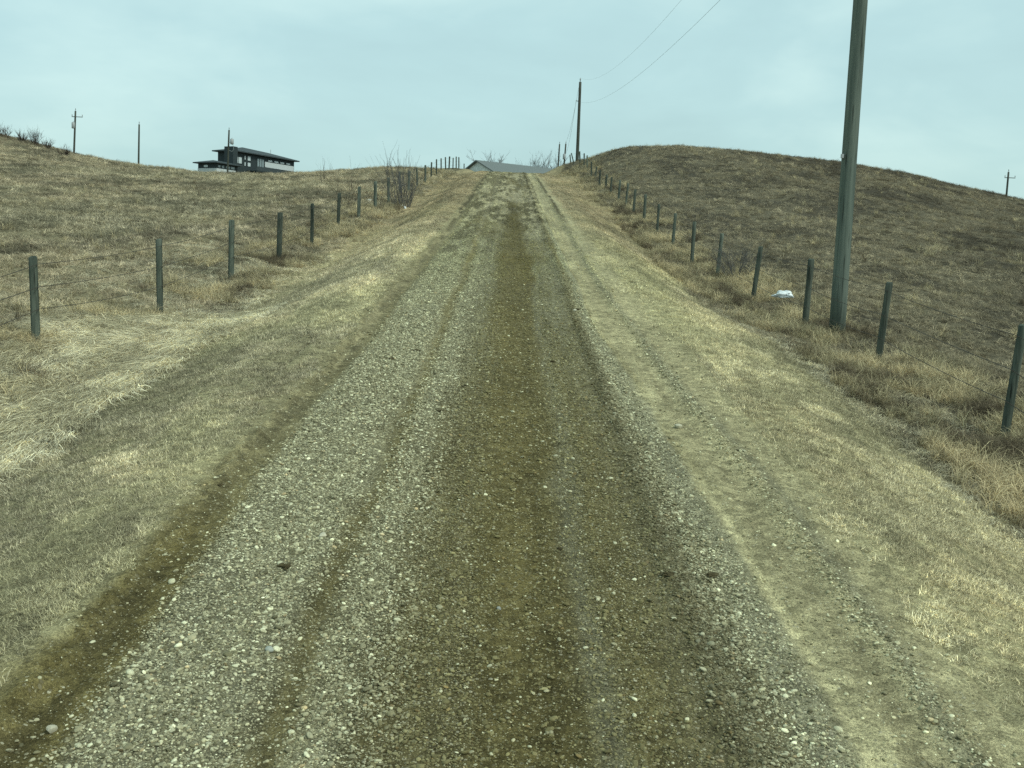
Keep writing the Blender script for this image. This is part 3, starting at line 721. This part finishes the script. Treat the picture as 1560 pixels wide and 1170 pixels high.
farp, ftop = utility_pole((879, 250), (884, 125), 112, .17, 'bare wooden utility pole at the road crest beside the end of the right fence', ('pin', 'bracket'))
p2, p2top = utility_pole((858.5, 262), (862, 219), 185, .16, 'short far utility pole with a small bracket, just left of the tall crest pole', ('pin', 'can'))
p3, p3top = utility_pole((849.5, 264), (852.5, 219.5), 185, .15, 'short plain far utility pole at the right end of the grey barn roof', ('pin',))
p4, p4top = utility_pole((112.5, 240), (115, 169), 165, .16, 'utility pole with crossarm and small transformer on the far left skyline', ('pin', 'arm', 'can'))
p5, p5top = utility_pole((211, 258), (212, 189.5), 165, .15, 'plain slim utility pole on the left skyline between the crossarm pole and the house', ('pin',))
p6, p6top = utility_pole((346.5, 268), (349, 198), 178, .17, 'utility pole with hanging transformer standing in front of the dark house', ('pin', 'bigcan'))
p7, p7top = utility_pole((1532.5, 306), (1536.5, 262), 165, .17, 'utility pole with crossarm behind the right hill at the frame edge', ('pin', 'arm'))
ax_ = (ntop - Vector(near.location)).normalized()
tg = Vector(near.location) + ax_ * 3.45 - Vector(near.location)
MB().box(tg.x - .17, tg.x - .13, -.10 + tg.y, -.04 + tg.y, tg.z, tg.z + .07).build('metal_tag', M_STEEL, near)
def cable(A0, B0, sag, label, r=.012, n_=40, group=None):
    o = Vector(A0); pts = []
    for k in range(n_ + 1):
        f = k / n_; p = Vector(A0).lerp(Vector(B0), f); p.z -= sag * 4 * f * (1 - f); pts.append(p - o)
    MB().tube(pts, r, 5).build('overhead_wire', M_CABLE, None, True, loc=o, label=label, cat='power line', group=group)
cable(ntop + Vector((0, 0, .1)), ftop + Vector((0, 0, .42)), 1.9, 'upper overhead wire sweeping from the top edge down to the crest pole', .004)
cable(ntop + Vector((.1, 0, -1.35)), ftop + Vector((-.3, 0, -2.0)), 1.6, 'lower overhead wire sweeping from the top edge towards the crest pole', .005)
cable(ftop + Vector((0, 0, .42)), p2top + Vector((0, 0, .4)), 1.2, 'faint overhead wire from the tip of the crest pole down to the short far pole', .012)
cable(ftop + Vector((-.35, 0, -2.0)), p2top + Vector((0, 0, -1.8)), 1.2, 'faint overhead wire from the bracket of the crest pole down to the short far pole', .012)

# ------------------------------------------------------------------ house
M_DARK = simple('charcoal_cladding', (.030, .042, .045), .2, 3, .7, .3)
M_ROOFD = simple('dark_roofing', (.045, .058, .062), .15, 4, .7, .3)
M_WHITE = simple('pale_render', (.52, .56, .56), .06, 2, .8, .2)
M_GLZ = simple('painted_reflection_glass', (.50, .56, .57), .08, 1.2, .25, .6)  # bright reflection in the panes is painted as a pale base colour
M_GLD = simple('dim_glass', (.20, .25, .26), .1, 1.2, .2, .7)
Yh = 200.0; hp = at(352, 262, Yh); hz0 = hp.z - 2.25; ang = math.atan2(.89, .456)
house = empty('modern_house', (hp.x + .5, Yh, hz0), ang, label='dark modern two storey house with shallow hipped roof behind the left rise', cat='house')
# local +x runs away to the right along the long side, -y faces the road
Ln, Dp, He = 18.0, 4.0, 6.15
MB().box(0, Ln, 0, Dp, -1, He).build('wall', M_DARK, house)
o_ = .8; rz0 = He; e = [(-o_, -o_, rz0), (Ln + o_, -o_, rz0), (Ln + o_, Dp + o_, rz0), (-o_, Dp + o_, rz0)]
e2 = [(x, y, z + .2) for x, y, z in e]; rd = [(4.6, Dp / 2, rz0 + 1.35), (Ln - 6, Dp / 2, rz0 + 1.15)]
roof = MB().poly(e + e2 + rd, [(3, 2, 1, 0), (0, 1, 5, 4), (1, 2, 6, 5), (2, 3, 7, 6), (3, 0, 4, 7), (4, 5, 9, 8), (5, 6, 9), (6, 7, 8, 9), (7, 4, 8)]).build('roof', M_ROOFD, house)
MB().box(-1.3, -.05, -1.0, 1.2, -1, 6.95).build('chimney_tower', M_DARK, house)
MB().tube([(13, 2, rz0 + .9), (13, 2, rz0 + 1.9)], .05, 5).build('vent_pipe', M_STEEL, roof)
def hwin(x0, x1, z0, z1, mat=M_GLZ, parent=None, lab=None, bars=0):
    w = MB().box(x0, x1, -.05, -.001, z0, z1).build('window', M_DARK, house)
    MB().box(x0 + .06, x1 - .06, -.075, -.051, z0 + .06, z1 - .06).build('pane', mat, w)
    for k in range(bars):
        xx = x0 + (x1 - x0) * (k + 1) / (bars + 1); MB().box(xx - .05, xx + .05, -.12, -.076, z0, z1).build('mullion', M_DARK, w)
hwin(.3, 2.2, 4.0, 5.3, bars=1)
hwin(2.9, 3.3, 4.9, 5.7); hwin(3.8, 4.7, 4.8, 5.7); hwin(2.9, 3.3, 3.7, 4.5); hwin(3.8, 4.7, 3.7, 4.5)
hwin(6.6, 8.6, 3.9, 5.6, M_GLD, bars=2)
for x0 in (9.8, 11.7, 13.5, 15.4): hwin(x0, x0 + 1.3, 5.25, 5.65)
MB().box(8.9, 17.8, -.10, -.001, 4.1, 5.15).build('pale_wall_band', M_WHITE, house)
# deck with dark railing
dk = MB().box(3.5, 22.5, -2.6, -.12, 2.7, 2.9).build('deck', M_DARK, house)
MB().box(3.5, 22.5, -2.66, -2.6, 2.9, 3.7).build('railing', M_ROOFD, dk)
for xx in (3.6, 8, 13, 18, 22.2): MB().box(xx, xx + .25, -2.5, -2.25, -1.5, 2.7).build('deck_post', M_DARK, dk)
# low garage wing to the near left
MB().box(-6.3, -1.32, -1.6, 3.0, 2.35, 3.25).build('garage_wall', M_DARK, house)
MB().box(-6.35, -1.31, -1.65, 3.05, -1, 2.349).build('garage_wall', M_WHITE, house)
ge_ = [(-7.0, -2.3, 3.25), (.2, -2.3, 3.25), (.2, 3.7, 3.25), (-7.0, 3.7, 3.25)]
MB().poly(ge_ + [(x, y, z + .18) for x, y, z in ge_] + [(-4.8, .7, 4.0), (-1.8, .7, 4.0)],
          [(3, 2, 1, 0), (0, 1, 5, 4), (1, 2, 6, 5), (2, 3, 7, 6), (3, 0, 4, 7), (4, 5, 9, 8), (5, 6, 9), (6, 7, 8, 9), (7, 4, 8)]).build('garage_roof', M_ROOFD, house)
for x0 in (-6.0, -5.0, -3.9, -2.6): MB().box(x0, x0 + (.6 if x0 < -4.5 else 1.0), -1.66, -1.601, 2.55, 2.95).build('window', M_GLD, house)
MB().box(-6.36, -6.301, .6, 1.5, 2.55, 2.95).build('window', M_GLZ, house)

# ------------------------------------------------------------------ barn
M_BROOF = simple('grey_sheet_roof', (.135, .150, .145), .12, 2, .6, .3, .0, (1, 8, 1))
M_GABLE = simple('peeling_white_boards', (.55, .60, .56), .3, 2.2, .9, .1, 0, None, (.90, .93, .90))
Yb = 150.0; bp0 = at(728, 246, Yb); ab = math.atan2(.588, .81); rh = 5.2
barn = empty('barn', (bp0.x, Yb, bp0.z - rh), ab, label='white gabled barn with long grey metal roof just over the road crest', cat='barn')
hw, sl, Lb = 5.2, .40, 27
MB().poly([(0, -hw, -.5), (0, hw, -.5), (0, hw, rh - hw * sl), (0, 0, rh), (0, -hw, rh - hw * sl), (Lb, -hw, -.5), (Lb, hw, -.5), (Lb, hw, rh - hw * sl), (Lb, 0, rh), (Lb, -hw, rh - hw * sl)],
          [(0, 4, 3, 2, 1), (5, 6, 7, 8, 9), (0, 5, 9, 4), (1, 2, 7, 6), (4, 9, 8, 3), (3, 8, 7, 2)]).build('wall', M_GABLE, barn)
k_ = hw + .5; t_ = .16
def rp(x, y, dz): return (x, y, rh + .03 - abs(y) * sl + dz)
MB().poly([rp(-.4, -k_, 0), rp(-.4, 0, 0), rp(-.4, k_, 0), rp(Lb + .4, -k_, 0), rp(Lb + .4, 0, 0), rp(Lb + .4, k_, 0),
           rp(-.4, -k_, t_), rp(-.4, 0, t_), rp(-.4, k_, t_), rp(Lb + .4, -k_, t_), rp(Lb + .4, 0, t_), rp(Lb + .4, k_, t_)],
          [(0, 1, 4, 3), (1, 2, 5, 4), (6, 9, 10, 7), (7, 10, 11, 8), (0, 3, 9, 6), (2, 8, 11, 5), (0, 6, 7, 1), (1, 7, 8, 2), (3, 4, 10, 9), (4, 5, 11, 10)]).build('roof', M_BROOF, barn)
MB().box(-.05, -.003, -.6, .6, rh - 2.6, rh - 1.5).build('loft_door', M_DARK, barn)
MB().box(-.05, -.003, -1.6, 1.6, -.4, 2.2).build('door', M_GABLE, barn)

# ------------------------------------------------------------------ bare trees and shrubs
def grow_branch(mb, q, p, d, ln, r, depth, up=.15, kids=(2, 4), n_=4, wig=.22, ratio=.62):
    seg = 4; pts = [p]; rr = [r]; cur = Vector(p); dd = Vector(d).normalized()
    for k in range(seg):
        dd = (dd + Vector((q.gauss(0, wig), q.gauss(0, wig), q.gauss(0, wig) + up * .5))).normalized()
        cur = cur + dd * (ln / seg); pts.append(cur.copy()); rr.append(r * (1 - .42 * (k + 1) / seg))
    mb.tube(pts, rr, n_, False)
    if depth > 0:
        for _ in range(q.randint(*kids)):
            k = q.randint(1, seg); f = q.random(); b = pts[k - 1].lerp(pts[k], f)
            a = q.uniform(0, 6.28); dv = (dd * 1.0 + Vector((math.cos(a), math.sin(a), q.uniform(0, .8))) * q.uniform(.4, .9)).normalized()
            grow_branch(mb, q, b, dv, ln * q.uniform(ratio - .15, ratio + .12), rr[k] * .7, depth - 1, up, kids, max(3, n_ - 1), wig, ratio)
def hit(px, py, y0=6.0, y1=110.0):
    """depth at which the sight line through a point of the photograph meets the ground"""
    d = ray(px, py); Ys = np.arange(y0, y1, .05); X = CAM.x + d.x / d.y * Ys; Z = CAM.z + d.z / d.y * Ys
    below = np.where(Z < zsurf(X, Ys))[0]
    return float(Ys[below[0]]) if len(below) else y1
def shrub(name, px, py, Y, h, w, stems, seed, label, mat=M_TWIG, depth=2, rr=.012, kids=(2, 4), group=None, up=.25, cat='shrub'):
    q = random.Random(seed); p = at(px, py, Y); z = zg1(p.x, Y)
    root = empty(name, (p.x, Y, z - .02), label=label, cat=cat, group=group); mb = MB()
    for _ in range(stems):
        a = q.uniform(0, 6.28); s_ = q.random() ** .5
        b = Vector((math.cos(a) * w * .18 * s_, math.sin(a) * w * .18 * s_, -.03))
        d = Vector((math.cos(a) * w * .45 * s_, math.sin(a) * w * .45 * s_, h * .8))
        grow_branch(mb, q, b, d, h * q.uniform(.55, .95), rr * q.uniform(.6, 1.2), depth, up, kids, 4, .13, .5)
    mb.build('branches', mat, root)
    return root
shrub('bare_shrub', 612, 303, 50, 2.6, 2.3, 44, 5, 'tall bare twiggy shrub standing against the left fence posts', M_TWIG, 1, .0135, (2, 4))
shrub('bare_shrub', 1124, 425, 27.5, 1.15, 1.6, 40, 6, 'low grey twiggy bush among the right fence posts', M_TWIG, 2, .006, (3, 5), up=.0)
for i, (px, py, Y, h, w, st, lab) in enumerate([(528, 318, 47, 1.7, 1.5, 7, 'sparse bare sapling clump behind the left fence, left of the tall shrub'),
                               (497, 292, 62, 1.6, 1.3, 6, 'thin bare sapling on the left field nearest the house'),
                               (574, 330, 47, 1.9, 1.6, 3, 'few crooked bare stems leaning beside a left fence post')]):
    shrub('bare_sapling', px, py, Y, h, w, st, 20 + i, lab, M_TWIGD, 2, .011, (1, 3), 'saplings by the left fence')
for i, (px, py, h, w, lab) in enumerate([(6, 214, 1.1, 1.5, 'dark scrubby bush at the left frame edge on the skyline'), (34, 222, .8, 1.0, 'second skyline bush from the left frame edge'),
                                    (54, 228, 1.2, 1.0, 'tall thin skyline bush midway between frame edge and crossarm pole'), (72, 233, .7, .7, 'third low skyline bush right of the tall thin one'),
                                    (97, 240, .85, .9, 'skyline bush just left of the crossarm pole')]):
    shrub('scrub_bush', px, py, 89 + 6 * (px < 80), h * 1.15, w * 1.3, 24, 40 + i, lab, M_TWIGD, 2, .016, (3, 5), 'bushes on the left skyline', up=.1)
def tree(px, py, Y, h, seed, label, spread=.5):
    q = random.Random(seed); p = at(px, py, Y); gz = zg1(p.x, Y)
    root = empty('bare_tree', (p.x, Y, gz - .1), label=label, cat='tree', group='bare trees behind the barn')
    H = p.z - gz; mb = MB(); m2 = MB()
    top = Vector((q.uniform(-.4, .4), 0, H * .8)); mb.tube([(0, 0, 0), top * .3, top * .65, top], [.24, .19, .14, .08], 7).build('trunk', M_TWIGD, root, True)
    for k in range(13):
        f = q.uniform(.3, 1); a = q.uniform(0, 6.28)
        grow_branch(m2, q, top * f, Vector((math.cos(a) * spread * 1.6, math.sin(a) * spread * 1.6, .9)), H * q.uniform(.28, .42) * (1.25 - .5 * f), .065, 3, .12, (2, 4), 4, .18, .6)
    m2.build('crown', M_TWIG, root)
for i, (px, py, h, lab) in enumerate([(754, 238, 5, 'bare tree rising behind the barn ridge near its gable'), (738, 243, 5, 'low bare tree top directly right of the barn gable peak'),
                                 (818, 240, 5, 'rounded bare tree above the right half of the barn roof'), (833, 243, 5, 'bare tree between the rounded tree and the far poles'),
                                 (844, 243, 5, 'bare tree beside the plain far pole')]):
    tree(px, py, 196 + i * 4, h, 70 + i, lab)

# ------------------------------------------------------------------ litter and clods
M_PLASTIC = simple('white_plastic', (.74, .78, .78), .06, 9, .45, .4)
M_PRINT = simple('grey_print', (.16, .17, .17), .2, 9, .5, .3)
def crumple(name, px, py, Y, sx, sy, sz, seed, label, mat, cat, rz=0, lift=0.0, tail=False, fold=.25, group=None):
    q = np.random.default_rng(seed); bm = bmesh.new(); bmesh.ops.create_icosphere(bm, subdivisions=4, radius=1)
    for v in bm.verts:
        p = np.array(v.co); a = .22 + .0
        n_ = 0
        for k in range(1, 4):
            w_ = 2.1 * k; n_ += abs(math.sin(w_ * p[0] + 1.3 * seed * k + 1.7 * math.sin(w_ * p[1]))) * abs(math.cos(w_ * p[2] * 1.3 + k + seed + p[1] * w_)) / k
        s_ = 1 - fold + fold * 1.3 * n_
        x = p[0] * s_ * sx; y = p[1] * s_ * sy; z = p[2] * s_ * sz
        if tail and p[0] < -.75: x -= (-.75 - p[0]) * sx * 1.6; y *= .5; z *= .6
        v.co = Vector((x, y, max(z, -sz * .35)))
    me = bpy.data.meshes.new(name); bm.to_mesh(me); bm.free(); me.materials.append(mat); me.shade_smooth()
    P = at(px, py, Y); X = P.x
    o = bpy.data.objects.new(name, me); COL.objects.link(o)
    gz = float(zsurf(np.array([X]), np.array([Y]))[0]); o.location = (X, Y, gz + sz * .3 + lift); o.rotation_euler = (0, 0, rz)
    return tag(o, label, cat, group)
bag = crumple('plastic_bag', 1194, 460, hit(1194, 460), .20, .13, .115, 3, 'crumpled white plastic bag with dark marks lying in grass beside the right fence', M_PLASTIC, 'plastic bag', -.5, .10, True)
bp_ = []
for (x, y, z, a) in [(-.05, -.11, .05, .02), (.06, -.115, .03, .025), (.12, -.085, .055, .016)]:
    bp_.append(MB().poly([(x - a, y, z - a * .6), (x + a, y, z - a * .8), (x + a * 1.2, y + .012, z + a * .6), (x - a * .7, y + .012, z + a)], [(0, 1, 2, 3)]).build('printed_patch', M_PRINT, bag))
crumple('plastic_scrap', 563, 307, hit(563, 307), .17, .08, .07, 5, 'pale scrap of litter behind the left fence posts', M_PLASTIC, 'litter', .3, .02, True)
crumple('plastic_scrap', 617, 318, hit(617, 318), .06, .06, .085, 8, 'small bright white scrap of litter on the mown verge below the shrub', M_PLASTIC, 'litter', 1, .0)
crumple('plastic_scrap', 612, 314, hit(612, 314), .09, .05, .05, 9, 'smaller dull white scrap of litter just left of the bright one', M_PLASTIC, 'litter', 0, .0)
def ground_y(px, py):
    d = ray(px, py); lo = 3.0
    for k in range(6000):
        Y = 3 + k * .03; p = CAM + d * (Y / d.y)
        if p.z < float(ramp(Y)) + (0 if abs(p.x) < 2.5 else 0): return Y
    return 50
def clod(px, py, s, lab, seed):
    s = s * .8
    crumple('dirt_clod', px, py, ground_y(px, py), s, s * .7, s * .34, seed, lab, M_CLOD, 'dirt clod', seed, 0, False, .7, 'dark clods on the gravel')
for i, (px, py, s, lab) in enumerate([(335, 735, .035, 'dark dirt clod alone on the left gravel near the mud strip'), (434, 866, .055, 'wide dark clod on the pale left gravel'),
        (1018, 882, .045, 'dark clod near the right berm, left of its neighbour'), (1084, 880, .045, 'dark clod on the right berm, close to the dusty track'),
        (670, 627, .04, 'dark clod left of the wet middle strip, halfway up the slope'), (635, 537, .045, 'dark clod on the left gravel high up the slope'),
        (842, 551, .04, 'dark clod right of the wet middle strip'), (853, 832, .03, 'small dark clod just right of the wet middle strip'), (879, 472, .05, 'dark clod on the far right berm'),
        (597, 549, .045, 'flat dark clod on the left gravel beside the highest one')]):
    clod(px, py, s, lab, i + 1)
def stone1(px, py, s, colr, lab, seed):
    m = simple('stone_' + str(seed), colr, .15, 3, .8, .2, .2)
    me = rock_mesh('stone', 300 + seed, .6); me.materials.append(m)
    Y = ground_y(px, py); X = at(px, py, Y).x; o = bpy.data.objects.new('stone', me); COL.objects.link(o)
    o.scale = (s, s * .85, s); o.location = (X, Y, float(zr(np.array([X]), np.array([Y]))[0]) + s * .3); o.rotation_euler = (0, 0, seed)
    tag(o, lab, 'stone')
for i, a_ in enumerate([(760, 929, .022, (.26, .26, .225), 'blue grey oval stone in the brown middle strip'), (1033, 651, .045, (.46, .43, .31), 'pale stone at the edge of the right gravel halfway up'),
           (876, 477, .045, (.48, .45, .34), 'pale stone just beyond the far right clod'), (1213, 427 + 60, .05, (.5, .47, .38), 'pale stone on the right verge near the fence grass'),
           (411, 994, .028, (.33, .345, .29), 'blue green pointed stone in the left gravel'), (80, 1110, .036, (.42, .39, .29), 'large pale stone in the bottom left gravel'),
           (492, 820, .030, (.5, .46, .34), 'round pale stone near the smooth left wheel track')]):
    stone1(*a_, i + 1)

# ------------------------------------------------------------------ light and sky
SUN_EL, SUN_AZ = math.radians(50), math.radians(128)
w = bpy.data.worlds.new('World'); S.world = w; w.use_nodes = True; nt = w.node_tree; nt.nodes.clear(); L = nt.links.new
sky = nd(nt, 'ShaderNodeTexSky', sky_type='NISHITA'); sky.sun_disc = False; sky.sun_elevation = SUN_EL; sky.sun_rotation = SUN_AZ; sky.dust_density = 4
b1 = nd(nt, 'ShaderNodeBackground'); b1.inputs[1].default_value = .04; L(sky.outputs[0], b1.inputs[0])
tc = nd(nt, 'ShaderNodeTexCoord').outputs['Generated']
mp = nd(nt, 'ShaderNodeMapping'); mp.inputs['Scale'].default_value = (1, 1, 2.6); L(tc, mp.inputs[0])
nf = noise(nt, 2.3, 5, .5, mp.outputs[0], .4); nf2 = noise(nt, 7, 4, .55, mp.outputs[0], .3)
f = vmath(nt, 'ADD', vmath(nt, 'MULTIPLY', nf, .75), vmath(nt, 'MULTIPLY', nf2, .25))
cc_ = rampf(nt, f, [(.36, (.38, .57, .56)), (.5, (.43, .64, .625)), (.63, (.53, .74, .70))])
b2 = nd(nt, 'ShaderNodeBackground'); b2.inputs[1].default_value = 1.0; L(cc_, b2.inputs[0])
ad = nd(nt, 'ShaderNodeAddShader'); L(b1.outputs[0], ad.inputs[0]); L(b2.outputs[0], ad.inputs[1])
ow = nd(nt, 'ShaderNodeOutputWorld'); L(ad.outputs[0], ow.inputs[0])
sd = bpy.data.lights.new('sun', 'SUN'); sd.energy = 1.9; sd.angle = math.radians(16); sd.color = (.92, 1, .88)
so = bpy.data.objects.new('sun', sd); COL.objects.link(so)
dv = Vector((math.sin(SUN_AZ) * math.cos(SUN_EL), math.cos(SUN_AZ) * math.cos(SUN_EL), math.sin(SUN_EL)))
so.rotation_euler = dv.to_track_quat('Z', 'Y').to_euler()

S.render.engine = 'CYCLES'; S.cycles.use_denoising = False
S.view_settings.view_transform = 'Standard'; S.view_settings.look = 'None'; S.view_settings.exposure = 0; S.view_settings.gamma = 1
